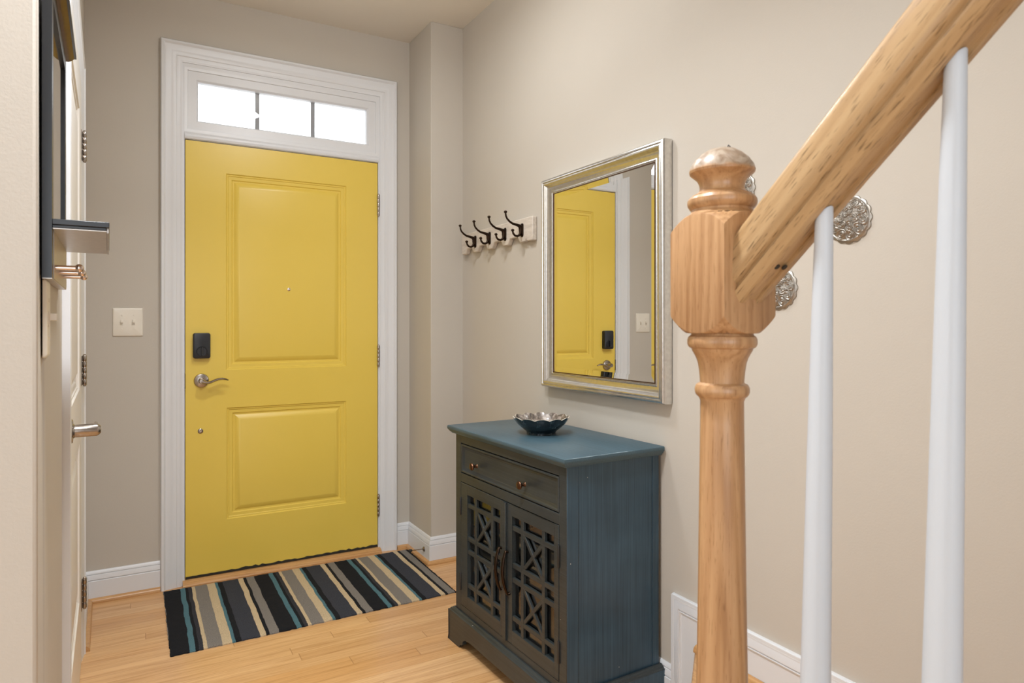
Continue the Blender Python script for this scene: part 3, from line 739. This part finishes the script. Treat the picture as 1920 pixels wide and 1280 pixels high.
# ------------------------------------------------------------------ organizer on the left wall
og = empty('wall_organizer', LP(LX, -1.925, 1.2756), LA); tag(og, 'black framed mirror organizer with shelf and pegs hanging at the left edge', 'wall organizer')
oy0, oy1, oz0, oz1 = -2.140, -1.745, 1.2756, 1.750; OX = LX+.0135
f = MB(); f.box(LX+.0005, LX+.0085, oy0+.002, oy1-.002, oz0+.002, oz1)
f.box(LX+.0005, OX, oy0, oy0+.030, oz0, oz1); f.box(LX+.0005, OX, oy1-.030, oy1, 1.36, oz1); f.box(LX+.0005, OX, oy0+.030, oy1-.030, oz1-.03, oz1)
obj('frame', LT(f), BLACKW, og)
f = MB(); f.box(LX+.0086, LX+.0095, oy0+.030, oy1-.030, 1.366, oz1-.03); obj('mirror_glass', LT(f), MIRROR, og)
f = MB(); f.box(LX+.0086, OX+.0008, oy0+.0305, oy1, oz0+.0002, 1.3535); f.box(LX+.001, OX, oy0+.001, oy1, oz0-.0015, oz0-.0001); obj('lower_panel', LT(f), TAUPE, og)
f = MB(); f.box(OX, LX+.090, oy0, oy1-.001, 1.359, 1.368); f.box(OX, LX+.086, oy0+.001, oy1-.001, 1.354, 1.359); shf = obj('shelf', LT(f), BLACKW, og, bevel=.001)
f = MB(); f.box(OX+.001, LX+.086, oy0+.001, oy1-.001, 1.3525, 1.3538); f.box(LX+.0865, LX+.089, oy0+.010, oy1-.001, 1.3515, 1.3588); obj('underside', LT(f), TAUPE, shf)
f = MB(); f.box(LX+.001, OX+.018, oy0-.003, oy1+.006, oz1+.006, oz1+.014); obj('top_ledge', LT(f), BLACKW, og, bevel=.001)
f = MB(); f.loft([[(OX-.010, y, oz1-.002), (OX+.004, y, oz1-.002), (OX+.009, y, oz1+.001), (OX+.014, y, oz1+.0055), (OX-.010, y, oz1+.0058)] for y in (oy0-.001, oy1+.004)])
obj('cornice', LT(f), BROWNLIP, og)
for y in (-2.09, -1.976, -1.862):
    f = MB(); f.tube([(OX-.001, y, 1.295), (OX+.002, y, 1.295), (OX+.030, y, 1.295)], .0043, 14); f.ball((OX+.034, y, 1.2955), .0068, 18, 12)
    obj('peg', LT(f), CHROME, og)

# ------------------------------------------------------------------ stair railing
XN, YN = .3971, -2.8405
rl = empty('stair_railing', (XN, YN, LZ)); tag(rl, 'oak newel post and handrail with white balusters in the right foreground', 'stair railing')
nw = MB()
prof = [(.0005, 1.4085), (.008, 1.4078), (.016, 1.4055), (.024, 1.4005), (.0305, 1.3945), (.0355, 1.387), (.0372, 1.3812), (.0365, 1.3785), (.033, 1.3755), (.0285, 1.3715), (.0260, 1.367), (.0250, 1.3615), (.0262, 1.3575),
        (.0300, 1.3545), (.0335, 1.3530), (.0340, 1.3515), (.0365, 1.3505), (.0388, 1.3475), (.0393, 1.3440), (.0388, 1.3410), (.0365, 1.3375), (.0345, 1.3360), (.0350, 1.3335), (.0375, 1.3305), (.0405, 1.3290), (.030, 1.3289)]
nw.lathe(prof, (XN, YN, 0), 'z', 64)
hs = .0413
def sq(a):
    return hs/max(abs(math.cos(a)), abs(math.sin(a)))
def zt(r): return 1.3290-.0180*max(0, (r-.0405)/.0179)**1.25
def zbm(r): return 1.1925+.0195*max(0, (r-.0405)/.0179)**1.25
loops = []; seg = 96
for f_ in (0.02, .70): loops.append([(XN+sq(2*PI*k/seg)*f_*math.cos(2*PI*k/seg), YN+sq(2*PI*k/seg)*f_*math.sin(2*PI*k/seg), 1.193) for k in range(seg)])
def ringz(fn, f_): return [(XN+sq(2*PI*k/seg)*f_*math.cos(2*PI*k/seg), YN+sq(2*PI*k/seg)*f_*math.sin(2*PI*k/seg), fn(sq(2*PI*k/seg)*f_)) for k in range(seg)]
for f_ in (.82, .9, .96, .985): loops.append(ringz(zbm, f_))
loops.append([(p[0], p[1], p[2]+.0012) for p in ringz(zbm, 1.0)])
loops.append([(p[0], p[1], p[2]-.0012) for p in ringz(zt, 1.0)])
for f_ in (.985, .96, .9, .82, .7, .02): loops.append(ringz(zt, f_))
nw.loft(loops)
prof2 = [(.030, 1.1935), (.0345, 1.1928), (.0352, 1.1905), (.0378, 1.1885), (.0392, 1.1850), (.0392, 1.1800), (.0375, 1.1765), (.0345, 1.1748), (.0338, 1.1725), (.0318, 1.1690), (.0292, 1.1640), (.0272, 1.1580), (.0258, 1.1490), (.0249, 1.1390),
         (.0247, 1.1355), (.0262, 1.1345), (.0290, 1.1330), (.0307, 1.1290), (.0308, 1.1250), (.0298, 1.1215), (.0280, 1.1195), (.0262, 1.1182), (.0256, 1.1165), (.0245, 1.1140), (.0246, 1.090), (.0256, 1.02), (.0270, .90), (.0288, .785), (.0310, .66),
         (.0330, .58), (.0335, .545), (.0300, .535), (.0300, .525), (.0370, .515), (.0390, .505), (.0370, .495), (.034, .490), (.034, .486)]
nw.lathe(prof2, (XN, YN, 0), 'z', 64)
nw.loft([rect(XN-.034, XN+.034, YN-.034, YN+.034, .486), rect(XN-hs, XN+hs, YN-hs, YN+hs, .478), rect(XN-hs, XN+hs, YN-hs, YN+hs, LZ)])
obj('newel_post', nw, OAKZ, rl, angle=28)['label'] = 'turned oak newel post with mushroom cap'
nl = MB(); nl.tube([(XN+.010, YN-.002, 1.405), (XN+.011, YN-.002, 1.4115), (XN+.0085, YN-.002, 1.4125), (XN+.0075, YN-.002, 1.4105)], .0007, 8); obj('bent_nail', nl, DARKH, rl)
hr = MB(); yA, yB = YN-hs+.0005, -4.95; SL = .92; ca = 1/math.sqrt(1+SL*SL)
half = [(0, .003), (.0090, .003), (.0092, .0), (.0155, .0), (.0185, .0008), (.0240, .0070), (.0250, .0095), (.0215, .0118), (.0212, .0145), (.0262, .0170), (.0284, .0205), (.0289, .025), (.0285, .034), (.0275, .046), (.0255, .053), (.0205, .058), (.012, .0605), (0, .0612)]
section = half[:-1]+[(0, .0612)]+[(-x, z) for x, z in half[-2:0:-1]]
zb0 = lambda y: 1.2265+SL*(YN-hs-y)
hr.loft([[(XN+x, y, zb0(y)+h/ca) for x, h in section] for y in (yA, -3.4, -4.0, yB)])
hro = obj('handrail', hr, OAKR, rl, angle=30); hro['label'] = 'sloping oak handrail'
for dx_ in (-.006, .0055):
    y = YN-hs-.040; mb = MB(); nv = Vector((0, -SL*ca, -ca)); c0 = Vector((XN+dx_, y, zb0(y)))+nv*.0002
    u1 = Vector((1, 0, 0)); u2 = nv.cross(u1)
    mb.loft([[tuple(c0-nv*.001+(u1*math.cos(t)+u2*math.sin(t))*.0032) for t in [2*PI*k/16 for k in range(16)]], [tuple(c0+nv*.0001+(u1*math.cos(t)+u2*math.sin(t))*.0032) for t in [2*PI*k/16 for k in range(16)]]])
    obj('screw_hole', mb, DARK, hro)
def baluster(yt):
    mb = MB(); ztop = zb0(yt)+.012
    prof = [(ztop, .0084), (ztop-.10, .0098), (ztop-.25, .0118), (ztop-.45, .0139), (ztop-.60, .0155), (ztop-.70, .0158)]
    L_ = []
    for z, r in prof:
        L_.append([(XN+r*math.cos(2*PI*k/28), yt+(ztop-z)*.02+r*math.sin(2*PI*k/28), z) for k in range(28)])
    # top trimmed by the rail: follow its underside
    L_[0] = [(p[0], p[1], zb0(p[1])+.002) for p in L_[0]]
    mb.loft(L_[::-1])
    zfoot = LZ+.19*(math.floor((-2.90-yt)/.207)+1); zc = ztop-.71; yc = yt+.0145
    mb.loft([rect(XN-.016, XN+.016, yc-.016, yc+.016, zfoot), rect(XN-.016, XN+.016, yc-.016, yc+.016, zc), rect(XN-.011, XN+.011, yc-.011, yc+.011, zc+.014)])
    return mb
for k in range(16):
    yt = -2.972-.121*k
    if yt > -4.9: obj('baluster', baluster(yt), WHITE_W, rl, angle=40)['label'] = 'white tapered baluster'
